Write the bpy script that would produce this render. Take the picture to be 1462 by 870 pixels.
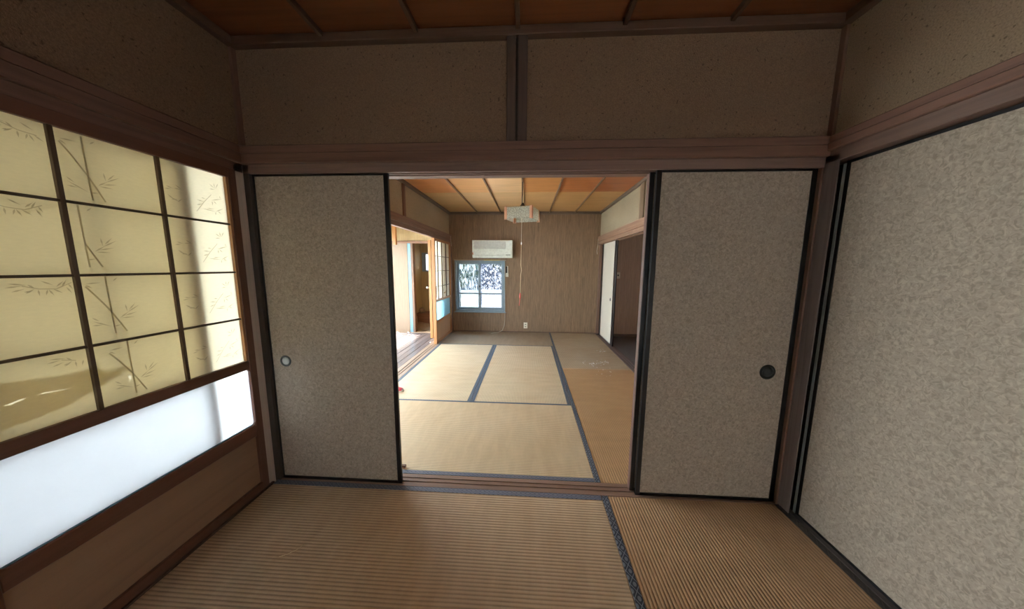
import bpy, bmesh, math, random
from mathutils import Vector, Matrix
from mathutils.geometry import tessellate_polygon
random.seed(7)
sc = bpy.context.scene
for o in list(bpy.data.objects):
    bpy.data.objects.remove(o)
C = sc.collection

# ------------------------------------------------------------------ camera
W, FPX = 1462.0, 414.7646
cd = bpy.data.cameras.new('camera'); cam = bpy.data.objects.new('camera', cd); C.objects.link(cam)
cd.sensor_fit = 'HORIZONTAL'; cd.sensor_width = 36.0; cd.lens = FPX / W * 36.0
cd.clip_start = 0.02; cd.clip_end = 200
p_, y_, r_ = math.radians(-7.4569), math.radians(3.1579), math.radians(0.4101)
Fv = Vector((-math.sin(y_)*math.cos(p_), math.cos(y_)*math.cos(p_), math.sin(p_)))
R0 = Vector((math.cos(y_), math.sin(y_), 0)); U0 = R0.cross(Fv)
Rv = R0*math.cos(r_) + U0*math.sin(r_); Uv = Rv.cross(Fv)
M = Matrix((Rv, Uv, -Fv)).transposed().to_4x4(); M.translation = Vector((0, 0, 1.2839))
cam.matrix_world = M
sc.camera = cam

# ------------------------------------------------------------------ light and exposure
EXPOSURE = 1.35
SKY = 7.0
SUN = 13.0
sc.view_settings.view_transform = 'Standard'
sc.view_settings.look = 'None'
sc.view_settings.gamma = 1
sc.view_settings.use_curve_mapping = False
sc.view_settings.exposure = EXPOSURE
sc.cycles.use_denoising = True
sc.cycles.max_bounces = 14; sc.cycles.diffuse_bounces = 9; sc.cycles.transmission_bounces = 12
sc.cycles.transparent_max_bounces = 12; sc.cycles.glossy_bounces = 4
sc.cycles.sample_clamp_indirect = 12
w = bpy.data.worlds.new('sky'); sc.world = w; w.use_nodes = True
bg = w.node_tree.nodes['Background']; bg.inputs[0].default_value = (0.89, 0.945, 1.0, 1); bg.inputs[1].default_value = SKY
sl = bpy.data.lights.new('sun', 'SUN'); sl.energy = SUN; sl.angle = math.radians(1.0); sl.color = (1, .95, .86)
so = bpy.data.objects.new('sun', sl); C.objects.link(so)
so.rotation_euler = Vector((1.0, -0.38, -2.2)).to_track_quat('-Z', 'Y').to_euler()

# ------------------------------------------------------------------ material helpers
class NT:
    def __init__(s, name):
        s.m = bpy.data.materials.new(name); s.m.use_nodes = True
        s.t = s.m.node_tree; s.b = s.t.nodes['Principled BSDF']; s.out = s.t.nodes['Material Output']
    def n(s, typ, **kw):
        x = s.t.nodes.new(typ)
        for k, v in kw.items(): setattr(x, k, v)
        return x
    def set(s, sock, v):
        if hasattr(v, 'is_output') or isinstance(v, bpy.types.NodeSocket): s.t.links.new(v, sock)
        else:
            if isinstance(v, (tuple, list)) and len(v) == 3 and sock.type == 'RGBA': v = (*v, 1)
            sock.default_value = v
    def math(s, op, a, b=0.0, clamp=False):
        x = s.n('ShaderNodeMath', operation=op); x.use_clamp = clamp
        s.set(x.inputs[0], a); s.set(x.inputs[1], b); return x.outputs[0]
    def co(s, scale=(1, 1, 1), obj=True):
        c = s.n('ShaderNodeTexCoord'); mp = s.n('ShaderNodeMapping')
        s.t.links.new(c.outputs['Object'], mp.inputs[0]); mp.inputs['Scale'].default_value = scale
        return mp.outputs[0]
    def xyz(s):
        c = s.n('ShaderNodeTexCoord'); x = s.n('ShaderNodeSeparateXYZ')
        s.t.links.new(c.outputs['Object'], x.inputs[0]); return x.outputs
    def noise(s, vec, scale=5, detail=3, rough=.5, dist=0):
        x = s.n('ShaderNodeTexNoise'); s.set(x.inputs['Vector'], vec)
        x.inputs['Scale'].default_value = scale; x.inputs['Detail'].default_value = detail
        x.inputs['Roughness'].default_value = rough; x.inputs['Distortion'].default_value = dist
        return x.outputs['Fac']
    def ramp(s, f, stops):
        x = s.n('ShaderNodeValToRGB'); s.set(x.inputs[0], f); e = x.color_ramp.elements
        while len(e) < len(stops): e.new(.5)
        for q, (p, c) in zip(e, stops):
            q.position = p; q.color = (*c, 1) if len(c) == 3 else c
        return x.outputs[0]
    def mix(s, f, a, b, mode='MIX'):
        x = s.n('ShaderNodeMix', data_type='RGBA', blend_type=mode)
        s.set(x.inputs[0], f); s.set(x.inputs[6], a); s.set(x.inputs[7], b); return x.outputs[2]
    def bump(s, h, strength=.3, dist=.002):
        x = s.n('ShaderNodeBump'); s.set(x.inputs['Height'], h)
        x.inputs['Strength'].default_value = strength; x.inputs['Distance'].default_value = dist
        s.t.links.new(x.outputs[0], s.b.inputs['Normal'])
        return x.outputs[0]
    def base(s, c): s.set(s.b.inputs['Base Color'], c)
    def rough(s, r): s.set(s.b.inputs['Roughness'], r)
def rgb(c, k): return tuple(min(1, v*k) for v in c)

_wc = {}
def wood(tag, c, axis, contrast=.35, rough=.55, scale=1.0):
    key = (tag, axis)
    if key in _wc: return _wc[key]
    s = NT('wood_%s_%s' % (tag, axis))
    sv = [38*scale]*3; sv['xyz'.index(axis)] = 1.6*scale
    v = s.co(tuple(sv))
    n1 = s.noise(v, 1.0, 5, .6, .6)
    sv2 = [6.0]*3; sv2['xyz'.index(axis)] = .7
    n2 = s.noise(s.co(tuple(sv2)), 1.0, 2, .5, .3)
    col = s.ramp(n1, [(.3, rgb(c, 1-contrast)), (.5, c), (.7, rgb(c, 1+contrast*.55))])
    col = s.mix(s.math('MULTIPLY', n2, .55), col, rgb(c, .6))
    s.base(col); s.rough(rough); s.bump(n1, .25, .001)
    _wc[key] = s.m
    return s.m

def plain(name, c, rough=.5, metal=0, spec=.5):
    s = NT(name); s.base(c); s.rough(rough); s.b.inputs['Metallic'].default_value = metal
    s.b.inputs['Specular IOR Level'].default_value = spec
    n = s.noise(s.co(), 30, 3)
    s.base(s.ramp(n, [(.3, rgb(c, .9)), (.7, rgb(c, 1.06))]))
    return s.m

def plaster(name, c):
    s = NT(name)
    v = s.co()
    a = s.noise(v, 190, 3, .7); b = s.noise(v, 60, 2, .5); d = s.noise(v, 2.2, 2, .5); g = s.noise(s.co((1, 1, 1)), 75, 1, .5)
    col = s.ramp(a, [(.3, rgb(c, .72)), (.5, c), (.72, rgb(c, 1.28))])
    col = s.mix(s.ramp(d, [(.35, (0, 0, 0)), (.7, (.3, .3, .3))]), col, rgb(c, .7))
    col = s.mix(s.ramp(g, [(.26, (.7, .7, .7)), (.31, (0, 0, 0))]), col, rgb(c, .35))
    s.base(col); s.rough(.95); s.bump(a, .45, .003); s.b.inputs['Specular IOR Level'].default_value = .15
    return s.m

def fusuma_paper(name, c, amp=1.0):
    s = NT(name)
    v = s.co()
    q = s.noise(v, 26, 2, .5)
    wv = s.n('ShaderNodeVectorMath', operation='MULTIPLY_ADD')
    nz = s.n('ShaderNodeTexNoise'); s.set(nz.inputs['Vector'], v); nz.inputs['Scale'].default_value = 46; nz.inputs['Detail'].default_value = 1
    s.t.links.new(nz.outputs['Color'], wv.inputs[0]); wv.inputs[1].default_value = (.034, .034, .034); s.t.links.new(v, wv.inputs[2])
    r = s.noise(wv.outputs[0], 88, 1.5, .45, .9)
    f = s.noise(v, 260, 2, .6)
    col = s.ramp(r, [(.36, rgb(c, 1-.26*amp)), (.46, rgb(c, 1-.06*amp)), (.56, rgb(c, 1.0)), (.66, rgb(c, 1+.17*amp))])
    col = s.mix(s.math('MULTIPLY', f, .16), col, rgb(c, .55))
    s.base(col); s.rough(.8); s.bump(r, .12, .001); s.b.inputs['Specular IOR Level'].default_value = .25
    return s.m

def tatami(name, c, axis, dull=0):
    # ribs run along `axis`; period 15 mm across it
    s = NT(name)
    X = s.xyz(); across = X[1] if axis == 'x' else X[0]; along = X[0] if axis == 'x' else X[1]
    ph = s.math('MULTIPLY', across, 2*math.pi/.0152)
    wv = s.math('ADD', s.math('MULTIPLY', s.math('SINE', ph), .5), .5)
    rib = s.math('POWER', wv, .55)
    # rushes cross the ribs: fine grain across
    sv = (420, 26, 1) if axis == 'x' else (26, 420, 1)
    g = s.noise(s.co(sv), 1.0, 2, .6)
    big = s.noise(s.co(), 2.1, 3, .6); mid = s.noise(s.co((3, 14, 1) if axis == 'y' else (14, 3, 1)), 1.0, 3, .6)
    col = s.ramp(rib, [(.0, rgb(c, .46)), (.45, rgb(c, .84)), (1, rgb(c, 1.12))])
    col = s.mix(s.math('MULTIPLY', g, .38), col, rgb(c, .55))
    col = s.mix(s.ramp(big, [(.35, (0, 0, 0)), (.75, (.45, .45, .45))]), col, (c[0]*.72, c[1]*.60, c[2]*.48))
    col = s.mix(s.ramp(mid, [(.4, (0, 0, 0)), (.8, (.35, .35, .35))]), col, rgb(c, 1.2))
    s.base(col); s.rough(.85 if dull else (.48 if 'far' in name else .6)); s.bump(rib, .75, .002)
    s.b.inputs['Specular IOR Level'].default_value = .5
    return s.m

def heri(name, axis, c=(.024, .032, .05), hi=(.30, .34, .38)):
    # woven border: lattice of pale lines with round medallions
    s = NT(name)
    X = s.xyz(); a = X[1] if axis == 'x' else X[0]; l = X[0] if axis == 'x' else X[1]
    u = s.math('MULTIPLY', a, 1/.037); v = s.math('MULTIPLY', l, 1/.052)
    def line(e):
        f = s.math('FRACT', e); f = s.math('ABSOLUTE', s.math('SUBTRACT', f, .5))
        return s.math('GREATER_THAN', f, .455)
    L = s.math('MAXIMUM', line(s.math('ADD', u, v)), line(s.math('SUBTRACT', u, v)))
    def dot(du, dv):
        fu = s.math('SUBTRACT', s.math('FRACT', s.math('ADD', u, du)), .5)
        fv = s.math('SUBTRACT', s.math('FRACT', s.math('ADD', v, dv)), .5)
        d = s.math('ADD', s.math('MULTIPLY', fu, fu), s.math('MULTIPLY', fv, fv))
        return s.math('LESS_THAN', d, .034)
    D = s.math('MAXIMUM', dot(0, .5), dot(.5, 0))
    n = s.noise(s.co(), 700, 2, .6)
    col = s.mix(s.math('MULTIPLY', L, .8), c, hi)
    col = s.mix(s.math('MULTIPLY', D, .75), col, rgb(hi, .8))
    col = s.mix(s.math('MULTIPLY', n, .4), col, rgb(c, .5))
    s.base(col); s.rough(.6); s.bump(n, .3, .001)
    return s.m

def wallpaper(name, c, k=1.0, axis='x'):
    s = NT(name)
    sv = (1, 1, .5)
    a = s.noise(s.co((190, 190, 5)), 1.0, 4, .75); b = s.noise(s.co((75, 75, .3)), 1.0, 2, .5); d = s.noise(s.co((200, 200, 60)), 1.0, 2, .6)
    col = s.ramp(a, [(.3, rgb(c, 1-.5*k)), (.5, c), (.68, rgb(c, 1+.4*k))])
    col = s.mix(s.ramp(b, [(.55, (0, 0, 0)), (.75, (.4, .4, .4))]), col, rgb(c, 1.5))
    col = s.mix(s.math('MULTIPLY', d, .35), col, rgb(c, .55))
    s.base(col); s.rough(.6); s.bump(a, .2, .001)
    return s.m

def translucent(name, c, spec=.03, rough=.5, seed=0, mottle=.12, fib=True):
    s = NT(name)
    v = s.co((1, 9, 30)) if fib else s.co()
    a = s.noise(v, 5, 4, .65); b = s.noise(s.co(), 11, 3, .6)
    col = s.ramp(a, [(.3, rgb(c, 1-mottle)), (.7, rgb(c, 1.0))])
    col = s.mix(s.math('MULTIPLY', b, mottle), col, rgb(c, .6))
    tr = s.n('ShaderNodeBsdfTranslucent'); df = s.n('ShaderNodeBsdfDiffuse'); gl = s.n('ShaderNodeBsdfGlossy')
    s.set(tr.inputs[0], col); s.set(df.inputs[0], rgb(c, .9)); gl.inputs['Roughness'].default_value = rough
    m1 = s.n('ShaderNodeMixShader'); m1.inputs[0].default_value = .42 if fib else .14
    m1.inputs[0].default_value = .5 if fib else .14
    s.t.links.new(tr.outputs[0], m1.inputs[1]); s.t.links.new(df.outputs[0], m1.inputs[2])
    m2 = s.n('ShaderNodeMixShader'); m2.inputs[0].default_value = spec
    s.t.links.new(m1.outputs[0], m2.inputs[1]); s.t.links.new(gl.outputs[0], m2.inputs[2])
    s.t.links.new(m2.outputs[0], s.out.inputs[0])
    return s.m

def pane(name, tint=(.93, .96, .97), frost=0.0, streak=None):
    s = NT(name)
    tp = s.n('ShaderNodeBsdfTransparent'); s.set(tp.inputs[0], tint)
    gl = s.n('ShaderNodeBsdfGlossy'); gl.inputs['Roughness'].default_value = .05
    fr = s.n('ShaderNodeLayerWeight'); fr.inputs[0].default_value = .5
    m = s.n('ShaderNodeMixShader'); s.set(m.inputs[0], s.math('ADD', s.math('MULTIPLY', s.math('POWER', fr.outputs['Facing'], 5.0), .7), .03))
    cur = tp.outputs[0]
    if frost:
        tr = s.n('ShaderNodeBsdfTranslucent'); s.set(tr.inputs[0], (.92, .95, .98))
        n = s.noise(s.co(streak or (1, 1, 1)), 26, 4, .7)
        m0 = s.n('ShaderNodeMixShader')
        s.set(m0.inputs[0], s.math('MULTIPLY', s.ramp(n, [(.47, (.0, .0, .0)), (.56, (1, 1, 1))]), frost))
        s.t.links.new(cur, m0.inputs[1]); s.t.links.new(tr.outputs[0], m0.inputs[2]); cur = m0.outputs[0]
    s.t.links.new(cur, m.inputs[1]); s.t.links.new(gl.outputs[0], m.inputs[2])
    s.t.links.new(m.outputs[0], s.out.inputs[0])
    return s.m

# colours
OLD = (.20, .105, .070)       # weathered reddish frame wood
SHJ = (.16, .066, .036)       # shoji frame
ORG = (.60, .27, .085)        # orange cedar
M = {
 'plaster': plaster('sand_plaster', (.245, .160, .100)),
 'plaster_lit': plaster('sand_plaster_lit', (.37, .275, .185)),  # same plaster made lighter, the light on the right wall put into its colour
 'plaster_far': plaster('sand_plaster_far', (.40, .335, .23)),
 'paper': fusuma_paper('sliding_door_paper', (.425, .35, .27), 1.0),
 'paper_white': fusuma_paper('white_door_paper', (.70, .65, .54), .25),
 'lacquer': plain('black_lacquer', (.012, .011, .012), .28),
 'worn': wood('worn', (.10, .040, .024), 'z'),
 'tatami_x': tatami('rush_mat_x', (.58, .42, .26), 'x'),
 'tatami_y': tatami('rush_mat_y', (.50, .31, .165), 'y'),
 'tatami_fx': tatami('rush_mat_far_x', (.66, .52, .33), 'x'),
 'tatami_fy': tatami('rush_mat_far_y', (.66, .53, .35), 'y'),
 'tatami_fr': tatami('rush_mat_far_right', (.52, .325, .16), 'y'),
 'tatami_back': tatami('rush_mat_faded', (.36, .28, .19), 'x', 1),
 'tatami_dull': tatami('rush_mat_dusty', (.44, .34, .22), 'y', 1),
 'heri_x': heri('border_cloth_x', 'x'), 'heri_y': heri('border_cloth_y', 'y'),
 'heri_pale': heri('border_cloth_pale', 'x', (.10, .11, .15), (.24, .25, .29)),
 'heri_blue': heri('border_cloth_blue', 'y', (.06, .085, .12), (.15, .19, .25)),
 'heri_worn': heri('border_cloth_worn', 'y', (.045, .038, .032), (.11, .095, .075)),
 'wallpaper': wallpaper('striped_brown_wallpaper', (.255, .168, .100), 1.25),
 'veneer': wallpaper('beige_veneer', (.46, .34, .17), .5),
 'veneer_pale': wallpaper('pale_veneer', (.27, .19, .125), .45),
 'rroom': wallpaper('dark_veneer', (.52, .37, .27), .5),
 'shoji_paper': translucent('shoji_paper', (.89, .80, .56)),
 'shoji_far': translucent('shoji_paper_far', (.82, .77, .60)),
 'bamboo': translucent('bamboo_print', (.64, .55, .36)),
 'frost': translucent('frosted_glass', (.95, .96, .965), .06, .15, 0, .04, False),
 'frost_dim': translucent('frosted_dimming_glass', (.49, .51, .54), .06, .15, 0, .04, False),
 'frost_blue': translucent('frosted_blue_glass', (.52, .76, .86), .06, .15, 0, .04, False),
 'pane': pane('clear_glass'),
 'pane_l': pane('pattern_glass_left', (.58, .70, .80), .36, (2.2, 1, .35)),
 'pane_r': pane('pattern_glass_right', (.66, .72, .84), .34, (1.3, 1, 1)),
 'alu': plain('aluminium', (.24, .32, .38), .45, .3),
 'alu_pale': plain('pale_blue_aluminium', (.16, .30, .38), .4, .2),
 'white': plain('white_plastic', (.80, .85, .78), .4),
 'white_grey': plain('grey_plastic', (.60, .62, .57), .5),
 'ivory': plain('ivory_plastic', (.78, .75, .62), .4),
 'dark': plain('dark_plastic', (.02, .02, .022), .4),
 'bronze': plain('dark_bronze', (.035, .035, .032), .35, .6),
 'pull_l': plain('grey_metal', (.09, .10, .095), .4, .6),
 'pull_dish': plain('pale_metal_dish', (.55, .58, .57), .45, .3),
 'concrete': plain('pale_ground', (.50, .49, .46), .9),
 'outer': plain('grey_outer_wall', (.045, .058, .075), .9),
 'leaf': plain('leaf_green', (.05, .07, .022), .5),
 'grey_floor': plain('dark_grey_floor', (.105, .10, .10), .45),
 'cord': plain('brown_cord', (.05, .03, .022), .5),
 'string': plain('white_string', (.60, .55, .45), .7),
 'red': plain('red_plastic', (.60, .05, .03), .4),
 'pinkred': plain('pink_red_cloth', (.62, .08, .10), .7),
 'flake': plain('white_flake', (.85, .85, .82), .8),
 'straw': plain('straw', (.75, .6, .35), .6),
 'peach': plain('peach_veneer', (.58, .30, .19), .45),
 'yellow': plain('yellow_tape', (.70, .52, .08), .5),
 'ply': plain('shell', (.30, .24, .18), .8),
}
def frost_acrylic():
    s = NT('patterned_acrylic')
    v = s.n('ShaderNodeTexVoronoi'); s.set(v.inputs['Vector'], s.co()); v.inputs['Scale'].default_value = 75
    col = s.ramp(v.outputs['Distance'], [(.1, (.90, .92, .82)), (.6, (.52, .53, .46))])
    tp = s.n('ShaderNodeBsdfTransparent'); s.set(tp.inputs[0], (.8, .8, .74))
    tr = s.n('ShaderNodeBsdfTranslucent'); s.set(tr.inputs[0], col)
    s.base(col); s.rough(.15); s.bump(v.outputs['Distance'], .6, .003)
    a = s.n('ShaderNodeMixShader'); a.inputs[0].default_value = .42
    s.t.links.new(s.b.outputs[0], a.inputs[1]); s.t.links.new(tr.outputs[0], a.inputs[2])
    b = s.n('ShaderNodeMixShader'); b.inputs[0].default_value = .38
    s.t.links.new(a.outputs[0], b.inputs[1]); s.t.links.new(tp.outputs[0], b.inputs[2])
    s.t.links.new(b.outputs[0], s.out.inputs[0]); return s.m
M['acrylic'] = frost_acrylic()

# ------------------------------------------------------------------ object helpers
def tag(o, label=None, cat=None, group=None, kind=None):
    if label: o['label'] = label
    if cat: o['category'] = cat
    if group: o['group'] = group
    if kind: o['kind'] = kind
    return o
def empty(name, loc, label=None, cat=None, group=None, kind=None):
    o = bpy.data.objects.new(name, None); C.objects.link(o); o.location = loc; o.empty_display_size = .05
    return tag(o, label, cat, group, kind)
def org(parent):
    v = Vector((0, 0, 0))
    while parent is not None:
        v = v + parent.location; parent = parent.parent
    return v
def link(name, bm, mat, parent=None, loc=None, smooth=False):
    """bm holds world coordinates; origin goes to loc (or the parent's origin)"""
    po = org(parent); base = Vector(loc) if loc is not None else po
    bmesh.ops.recalc_face_normals(bm, faces=bm.faces)
    for v in bm.verts: v.co -= base
    me = bpy.data.meshes.new(name); bm.to_mesh(me); bm.free()
    if smooth:
        for p in me.polygons: p.use_smooth = True
    me.materials.append(mat)
    o = bpy.data.objects.new(name, me); C.objects.link(o)
    if parent: o.parent = parent
    o.location = base - po
    return o
def add_box(bm, b):
    x0, x1, y0, y1, z0, z1 = b
    vs = [bm.verts.new(p) for p in ((x0,y0,z0),(x1,y0,z0),(x1,y1,z0),(x0,y1,z0),(x0,y0,z1),(x1,y0,z1),(x1,y1,z1),(x0,y1,z1))]
    for f in ((0,3,2,1),(4,5,6,7),(0,1,5,4),(1,2,6,5),(2,3,7,6),(3,0,4,7)):
        bm.faces.new([vs[i] for i in f])
def boxes(name, L, mat, parent=None, bevel=0.0, loc=None):
    bm = bmesh.new()
    if not isinstance(L[0], (tuple, list)): L = [L]
    for b in L: add_box(bm, b)
    if bevel:
        bmesh.ops.bevel(bm, geom=bm.edges[:], offset=bevel, segments=2 if bevel > .004 else 1, affect='EDGES', profile=.5)
    if loc is None and parent is None:
        b = L[0]; loc = ((b[0]+b[1])/2, (b[2]+b[3])/2, b[4])
    return link(name, bm, mat, parent, loc)
def poly_prism(name, pts, axis, a0, a1, mat, parent=None, loc=None, bevel=0):
    """pts: 2D outline in the two other axes (in order xyz minus axis)"""
    bm = bmesh.new(); k = 'xyz'.index(axis)
    def P(p, a):
        l = list(p); l.insert(k, a); return bm.verts.new(l)
    A = [P(p, a0) for p in pts]; B = [P(p, a1) for p in pts]
    bm.faces.new(A); bm.faces.new(B[::-1])
    for i in range(len(pts)):
        j = (i+1) % len(pts); bm.faces.new((A[i], A[j], B[j], B[i]))
    if bevel: bmesh.ops.bevel(bm, geom=bm.edges[:], offset=bevel, segments=1, affect='EDGES')
    return link(name, bm, mat, parent, loc)
def tube(name, pts, r, mat, parent=None, loc=None, seg=8):
    bm = bmesh.new(); rings = []
    pts = [Vector(p) for p in pts]
    for i, p in enumerate(pts):
        d = (pts[min(i+1, len(pts)-1)] - pts[max(i-1, 0)]).normalized()
        a = d.orthogonal().normalized() if abs(d.z) > .9 else d.cross(Vector((0, 0, 1))).normalized()
        b = d.cross(a); rr = r[i] if isinstance(r, (list, tuple)) else r
        rings.append([bm.verts.new(p + (a*math.cos(t) + b*math.sin(t))*rr) for t in [2*math.pi*k/seg for k in range(seg)]])
    for A, B in zip(rings, rings[1:]):
        for k in range(seg): bm.faces.new((A[k], A[(k+1) % seg], B[(k+1) % seg], B[k]))
    bm.faces.new(rings[0][::-1]); bm.faces.new(rings[-1])
    if loc is None and parent is None: loc = tuple(pts[0])
    return link(name, bm, mat, parent, loc, True)
def lathe(name, prof, center, axis, mat, parent=None, loc=None, seg=28):
    """prof: (radius, height along axis)"""
    bm = bmesh.new(); rings = []; c = Vector(center)
    ax = {'x': Vector((1,0,0)), 'y': Vector((0,1,0)), 'z': Vector((0,0,1))}[axis]
    a = {'x': Vector((0,1,0)), 'y': Vector((1,0,0)), 'z': Vector((1,0,0))}[axis]; b = ax.cross(a)
    for r, h in prof:
        rings.append([bm.verts.new(c + ax*h + (a*math.cos(t)+b*math.sin(t))*max(r, 1e-4)) for t in [2*math.pi*k/seg for k in range(seg)]])
    for A, B in zip(rings, rings[1:]):
        for k in range(seg): bm.faces.new((A[k], A[(k+1) % seg], B[(k+1) % seg], B[k]))
    bm.faces.new(rings[0][::-1]); bm.faces.new(rings[-1])
    return link(name, bm, mat, parent, loc, True)
def flat_poly(bm, loops, fn):
    """tessellate outline+holes; fn maps 2D to 3D"""
    L = [[Vector((a, b, 0)) for a, b in l] for l in loops]
    flat = [p for l in L for p in l]; vs = [bm.verts.new(fn(p.x, p.y)) for p in flat]
    for t in tessellate_polygon(L):
        try: bm.faces.new([vs[i] for i in t])
        except ValueError: pass
def copy_tree(o, parent=None):
    c = o.copy(); C.objects.link(c); c.parent = parent
    for ch in list(o.children): copy_tree(ch, c)
    return c
_tn = [0]
def trim(b, mat, label, bevel=.002, cat='trim'):
    _tn[0] += 1
    return tag(boxes('trim_%d' % _tn[0], b, mat, None, bevel), label, cat, None, 'structure')
def struct(name, b, mat, label, cat, bevel=0, parent=None):
    return tag(boxes(name, b, mat, parent, bevel), label, cat, None, 'structure')

# ------------------------------------------------------------------ shell: near room
YB = -2.05                                     # rear wall, behind the camera
struct('floor', (-1.60, 3.05, YB-.1, 6.5, -.12, -.022), M['ply'], 'wooden subfloor hidden under the straw mats', 'floor')
struct('wall_rear', [(-1.6, .05, YB-.08, YB, -.02, 2.45), (1.25, 1.6, YB-.08, YB, -.02, 2.45), (.05, 1.25, YB-.08, YB, -.02, .25), (.05, 1.25, YB-.08, YB, 1.20, 2.45)], M['plaster'], 'plaster wall behind the viewer', 'wall')
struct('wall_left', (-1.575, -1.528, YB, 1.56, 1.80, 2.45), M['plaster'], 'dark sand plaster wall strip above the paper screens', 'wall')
struct('wall_right', [(1.426, 1.50, YB, 1.56, 1.80, 2.45), (1.50, 1.56, YB, 1.64, -.02, 2.45)], M['plaster_lit'], 'sand plaster wall strip above the large sliding doors on the right', 'wall')
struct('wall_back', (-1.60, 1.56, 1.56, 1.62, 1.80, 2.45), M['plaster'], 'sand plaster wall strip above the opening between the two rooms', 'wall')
d = empty('window_20', (.65, YB, .25), 'added low frosted window behind the viewer, lighting the near room', 'window', None, 'structure')  # unseen window added to brighten the near room
boxes('frame', [(.05, .09, YB-.06, YB+.01, .25, 1.20), (1.21, 1.25, YB-.06, YB+.01, .25, 1.20), (.63, .67, YB-.06, YB+.01, .29, 1.16), (.09, 1.21, YB-.06, YB+.01, .25, .29), (.09, 1.21, YB-.06, YB+.01, 1.16, 1.20)], M['alu'], d, .002)
boxes('pane', (.09, .63, YB-.03, YB-.026, .29, 1.16), M['frost'], d)
boxes('pane', (.67, 1.21, YB-.03, YB-.026, .29, 1.16), M['frost'], d)
# posts around the opening
trim([(-1.560, -1.504, 1.472, 1.66, -.02, 1.80)], wood('post_l', (.66, .54, .45), 'z', .15), 'pale wooden corner post between the paper screen and the left door', .002, 'post')
trim([(-1.504, -1.472, 1.52, 1.66, -.02, 1.80)], wood('post_d', (.06, .045, .035), 'z', .3), 'dark inner strip of the left corner post', .001, 'post')
trim([(1.386, 1.389, 1.454, 1.531, .003, 1.80), (1.386, 1.50, 1.531, 1.66, -.02, 1.80)], wood('post_r', (.18, .14, .125), 'z', .35), 'weathered wooden corner post right of the back doors', .003, 'post')
trim([(1.377, 1.3865, 1.522, 1.66, -.02, 1.80)], wood('old', OLD, 'z'), 'thin jamb strip right of the right back door', .001, 'post')
trim([(-1.600, -1.512, 1.535, 1.64, 1.80, 2.42)], wood('old', OLD, 'z'), 'upper corner post above the left corner', .002, 'post')
trim([(1.412, 1.50, 1.535, 1.64, 1.80, 2.42)], wood('old', OLD, 'z'), 'upper corner post above the right corner', .002, 'post')
trim([(-.119, -.074, 1.532, 1.56, 1.88, 2.385)], wood('mid', (.13, .085, .06), 'z'), 'left half of the short post above the opening', .002, 'post')
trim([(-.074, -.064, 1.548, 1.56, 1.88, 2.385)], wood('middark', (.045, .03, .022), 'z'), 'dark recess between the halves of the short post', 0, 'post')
trim([(-.064, -.018, 1.530, 1.56, 1.88, 2.385)], wood('mid2', (.105, .066, .05), 'z'), 'right half of the short post above the opening', .002, 'post')
# lintels
OX, OY = wood('old', OLD, 'x'), wood('old', OLD, 'y')
def lintel_x():
    L = [(-1.56, 1.50, 1.52, 1.64, 1.773, 1.81), (-1.504, 1.386, 1.52, 1.535, 1.757, 1.775), (-1.504, 1.386, 1.557, 1.566, 1.757, 1.775), (-1.504, 1.386, 1.59, 1.64, 1.757, 1.775)]
    trim(L, wood('old_lit', (.24, .15, .115), 'x'), 'grooved lintel over the opening with two door tracks', .001, 'lintel')
lintel_x()
trim([(-1.504, 1.386, 1.498, 1.535, 1.802, 1.852), (-1.504, 1.386, 1.503, 1.535, 1.850, 1.892)], OX, 'wide horizontal rail above the opening lintel', .004, 'rail')
trim([(-1.56, -1.504, YB, 1.52, 1.757, 1.81)], OY, 'lintel above the paper screens on the left', .002, 'lintel')
trim([(-1.54, -1.482, YB, 1.50, 1.802, 1.852), (-1.54, -1.487, YB, 1.50, 1.850, 1.892)], OY, 'wide horizontal rail above the left paper screens', .004, 'rail')
trim([(1.386, 1.455, YB, 1.52, 1.769, 1.825)], wood('old_r', (.21, .125, .092), 'y'), 'lintel above the large right sliding doors', .002, 'lintel')
trim([(1.366, 1.44, YB, 1.50, 1.822, 1.856), (1.371, 1.44, YB, 1.50, 1.854, 1.888)], wood('old_rr', (.25, .13, .092), 'y'), 'reddish horizontal rail above the right sliding doors', .004, 'rail')
# thresholds
trim([(-1.504, 1.386, 1.52, 1.64, -.02, -.004), (-1.504, 1.386, 1.52, 1.536, -.006, .0), (-1.504, 1.386, 1.560, 1.566, -.006, .0), (-1.504, 1.386, 1.590, 1.618, -.006, .0)],
     wood('sill', (.27, .165, .115), 'x'), 'grooved wooden threshold between the two rooms', .0008, 'threshold')
trim([(-1.60, -1.491, YB, 1.50, -.02, .006)], wood('sill_d', (.10, .055, .035), 'y'), 'dark wooden threshold under the left paper screens', .002, 'threshold')
trim([(1.40, 1.50, YB, 1.46, -.02, .002)], wood('sill_r', (.10, .085, .075), 'y'), 'dark wooden threshold under the right sliding doors', .002, 'threshold')

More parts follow.
